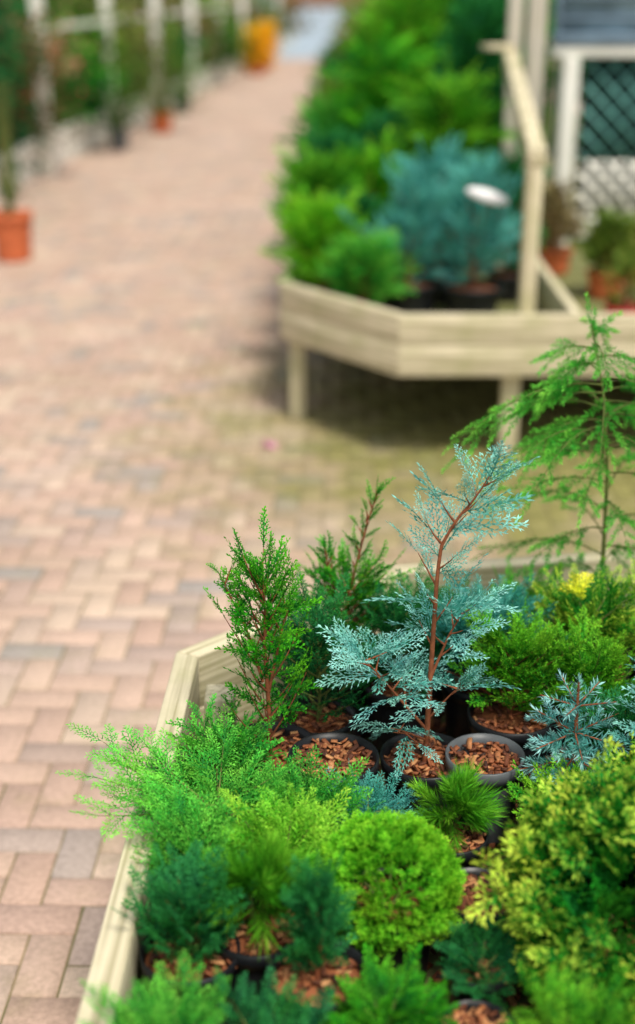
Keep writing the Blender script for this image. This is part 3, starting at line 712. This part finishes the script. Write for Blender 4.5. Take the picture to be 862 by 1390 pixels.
for (y, cols) in [(12, (F_olive, F_mid, F_green)), (13.6, (F_brown, F_olive, F_mid)), (15.2, (F_olive, F_green, F_green)), (17, (F_brown, F_mid, F_dark)), (19, (F_olive, F_mid, F_green)), (21, (F_brown, F_olive, F_mid))]:
    for j, mt in enumerate(cols):
        shrub(.40+.75*j+.02*(y-12)+U(-.08, .08), y+U(-.3, .3), .42, [.6, 1.0, 1.5][j]*U(.85, 1.15), .40, mt, ['low leafy shrub', 'bushy leafy shrub', 'tall leafy shrub'][j]+' on the farther table', 1500, .06, group=GT, pot=(.15, .2, M_pot))
for y in (23.5, 26, 29, 32, 36):
    for j in range(3):
        shrub(.80+1.0*j+.03*(y-23), y+U(-.4, .4), 0, U(1.0, 1.9), .6, [F_brown, F_olive, F_mid][(k+j) % 3], 'tall border shrub beside the path end', 1400, .09, group='border shrubs')
    k += 1
for (x, y, h) in [(2.3, 10.8, 2.6), (3.4, 12.5, 3.0), (2.6, 24, 3.4), (4.2, 18, 3.5)]:
    shrub(x, y, 0, h, .8, F_mid if y < 20 else F_olive, 'tall leafy evergreen behind the tables', 3000, .10, name='evergreen_tree', cat='tree')

# ------------------------------------------------------------------ far side: low timber bed, posts, shrubs
def bx(y): return -2.97+.062*(y-12.6)
W = thing('timber_bed_edge', 'low pale timber retaining edge of the planting bed', 'bed edge', (bx(20), 20, 0))
ys = np.arange(6.0, 48, 3.0)
for i, y in enumerate(ys):
    board(W, 'plank', (bx(y), y), (bx(y+3), y+3), .06, .195, .38, 1, 0, 0, M_white)
    board(W, 'plank', (bx(y), y), (bx(y+3), y+3), .06, .0, .19, 1, 0, 0, M_white)
bb = MB()
bb.add([[bx(5)-.06, 5, .30], [bx(50)-.06, 50, .30], [bx(50)-7, 50, .30], [bx(5)-7, 5, .30]], [[0, 1, 2, 3]])
setkind(bb.obj('bed_soil', M_soil))
for i, y in enumerate([10.7, 14.15, 17.4, 20.8, 24.3, 28, 32, 36.5, 41]):
    P = thing('timber_post', 'pale painted square post along the planting bed', 'post', (bx(y)+.08, y, 0), 'pale posts along the planting bed')
    post(P, 'shaft', bx(y)+.08, y, .14, .12, 0, 2.7, M_white)
for a, b2 in zip([14.15, 17.4, 20.8, 24.3, 28, 32, 36.5], [17.4, 20.8, 24.3, 28, 32, 36.5, 41]):
    P = thing('handrail', 'pale horizontal timber rail between two posts', 'handrail', (bx(a)+.05, a, 1.5), 'rails between the posts')
    board(P, 'bar', (bx(a)+.04, a+.07), (bx(b2)+.04, b2-.07), .05, 1.40, 1.46, 1, 0, 0, M_white)
LB = [F_olive, F_leafd, F_mid, F_olive, F_green, F_olive, F_leafd]
for i, y in enumerate([9.4, 10.9, 12.6, 14.2, 15.8, 17.4, 19.2, 21, 23, 25.2, 27.5, 30, 33, 36, 39.5, 43]):
    for row in range(2):
        mt = LB[(i+row*3) % 7]; h = U(1.0, 1.35); w = .8
        if y < 14: mt, h = F_leafd, 1.75
        elif i % 3 == 0 and row == 0: mt = F_brown
        shrub(bx(y)-.5-1.0*row, y+U(-.2, .3), .30, h*(1+.7*row), w, mt, 'leafy shrub in the raised planting bed' if mt is not F_brown else 'brownish twiggy shrub in the planting bed', 3200, .095,
              group='shrubs in the planting bed', flowers=(F_red, 90, .08) if (y < 14.5 and row == 0) else None)
def tpot(x, y, r, h, fm, fh, fw, lab, nl=500, ls=.05, mat=None):
    shrub(x, y, 0, h+fh, fw, fm, lab, nl, ls, name='potted_shrub', cat='potted plant', pot=(r, h, mat or M_terra), group='terracotta pots by the path')
tpot(-2.20, 9.65, .155, .34, F_leafd, 1.0, .10, 'terracotta pot with dark leafy shrub on the paving', 160)
tpot(-2.10, 18.6, .16, .27, F_olive, .8, .45, 'terracotta pot with olive shrub beside the bed', 1100)
tpot(-2.40, 16.6, .13, .24, F_olive, .8, .38, 'dark pot with twiggy shrub beside the bed', 900, mat=M_gpot)
tpot(-2.1, 21.5, .13, .24, F_mid, .6, .38, 'dark pot with green shrub beside the bed', 900, mat=M_gpot)
for (x, y) in [(-1.34, 31.0), (-1.24, 33.0), (-1.5, 32)]:
    tpot(x, y, .2, .22, F_orange, .70, .26, 'pot overflowing with orange-yellow flowers', 1200, .10)

for i, x in enumerate(np.arange(-16, 22, 2.6)):
    if -1.5 < x < 3: continue
    shrub(x+U(-.4, .4), 62+U(-3, 3), 0, U(3, 4.5), 1.7, [F_olive, F_mid, F_brown][i % 3], 'distant bushy tree at the end of the path', 1500, .3, name='distant_tree', cat='tree', group='distant trees')
H = thing('brick_wall', 'low russet brick wall at the end of the path', 'wall', (1, 128, 0))
board(H, 'wall_body', (-30, 128), (30, 128), .4, 0, 2.6, 1, 0, 0, plain('russet_brick', (.45, .22, .12), .8, .3, 2), 0)
board(H, 'coping', (-30.1, 127.95), (30.1, 127.95), .5, 2.602, 2.72, 1, 0, 0, M_grey, 0)

P = thing('fallen_petal', 'crumpled pink petal lying on the brick paving', 'petal', (-.215, 5.42, .003))
b = MB()
for k in range(9):
    a = U(0, 6.28); d = np.array([math.cos(a), math.sin(a), U(.1, .8)]); b.kites(mkkites(np.array([[0, 0, 0.]]), np.array([d*.045]), [.036], nrm(R.normal(0, 1, (1, 3)))), np.array([.5]))
b.obj('petal_blade', plain('pink_petal', (.62, .28, .40), .6), P)

# ------------------------------------------------------------------ camera, light
cd = bpy.data.cameras.new('Camera'); cam = bpy.data.objects.new('Camera', cd); COL.objects.link(cam)
cam.location = (0, 0, 1.85); cam.rotation_euler = (math.radians(90-21.6), 0, 0)
cd.sensor_fit = 'VERTICAL'; cd.sensor_height = 38.5; cd.sensor_width = 38.5*635/1024; cd.lens = 50
cd.clip_start = .05; cd.clip_end = 600
cd.dof.use_dof = True; cd.dof.focus_distance = 2.24; cd.dof.aperture_fstop = 1.45
scene.camera = cam

w = bpy.data.worlds.new('World'); scene.world = w; w.use_nodes = True; nt = w.node_tree
sky = nt.nodes.new('ShaderNodeTexSky'); sky.sky_type = 'NISHITA'; sky.sun_disc = False
el, az = math.radians(62), math.radians(155)
sky.sun_elevation = el; sky.sun_rotation = az; sky.air_density = 1.0; sky.dust_density = 3.0; sky.ozone_density = .5
hs = nt.nodes.new('ShaderNodeHueSaturation'); hs.inputs['Saturation'].default_value = .35
nt.links.new(sky.outputs[0], hs.inputs['Color']); nt.links.new(hs.outputs[0], nt.nodes['Background'].inputs[0])
nt.nodes['Background'].inputs[1].default_value = .135
sd = bpy.data.lights.new('Sun', 'SUN'); so = bpy.data.objects.new('Sun', sd); COL.objects.link(so)
sd.energy = 3.2; sd.angle = math.radians(14); sd.color = (1, .94, .83)
from mathutils import Vector
dirn = Vector((math.sin(az)*math.cos(el), math.cos(az)*math.cos(el), math.sin(el)))
so.rotation_euler = dirn.to_track_quat('Z', 'Y').to_euler(); so.location = (0, 0, 8)
scene.view_settings.view_transform = 'Standard'; scene.view_settings.look = 'None'; scene.view_settings.exposure = 0
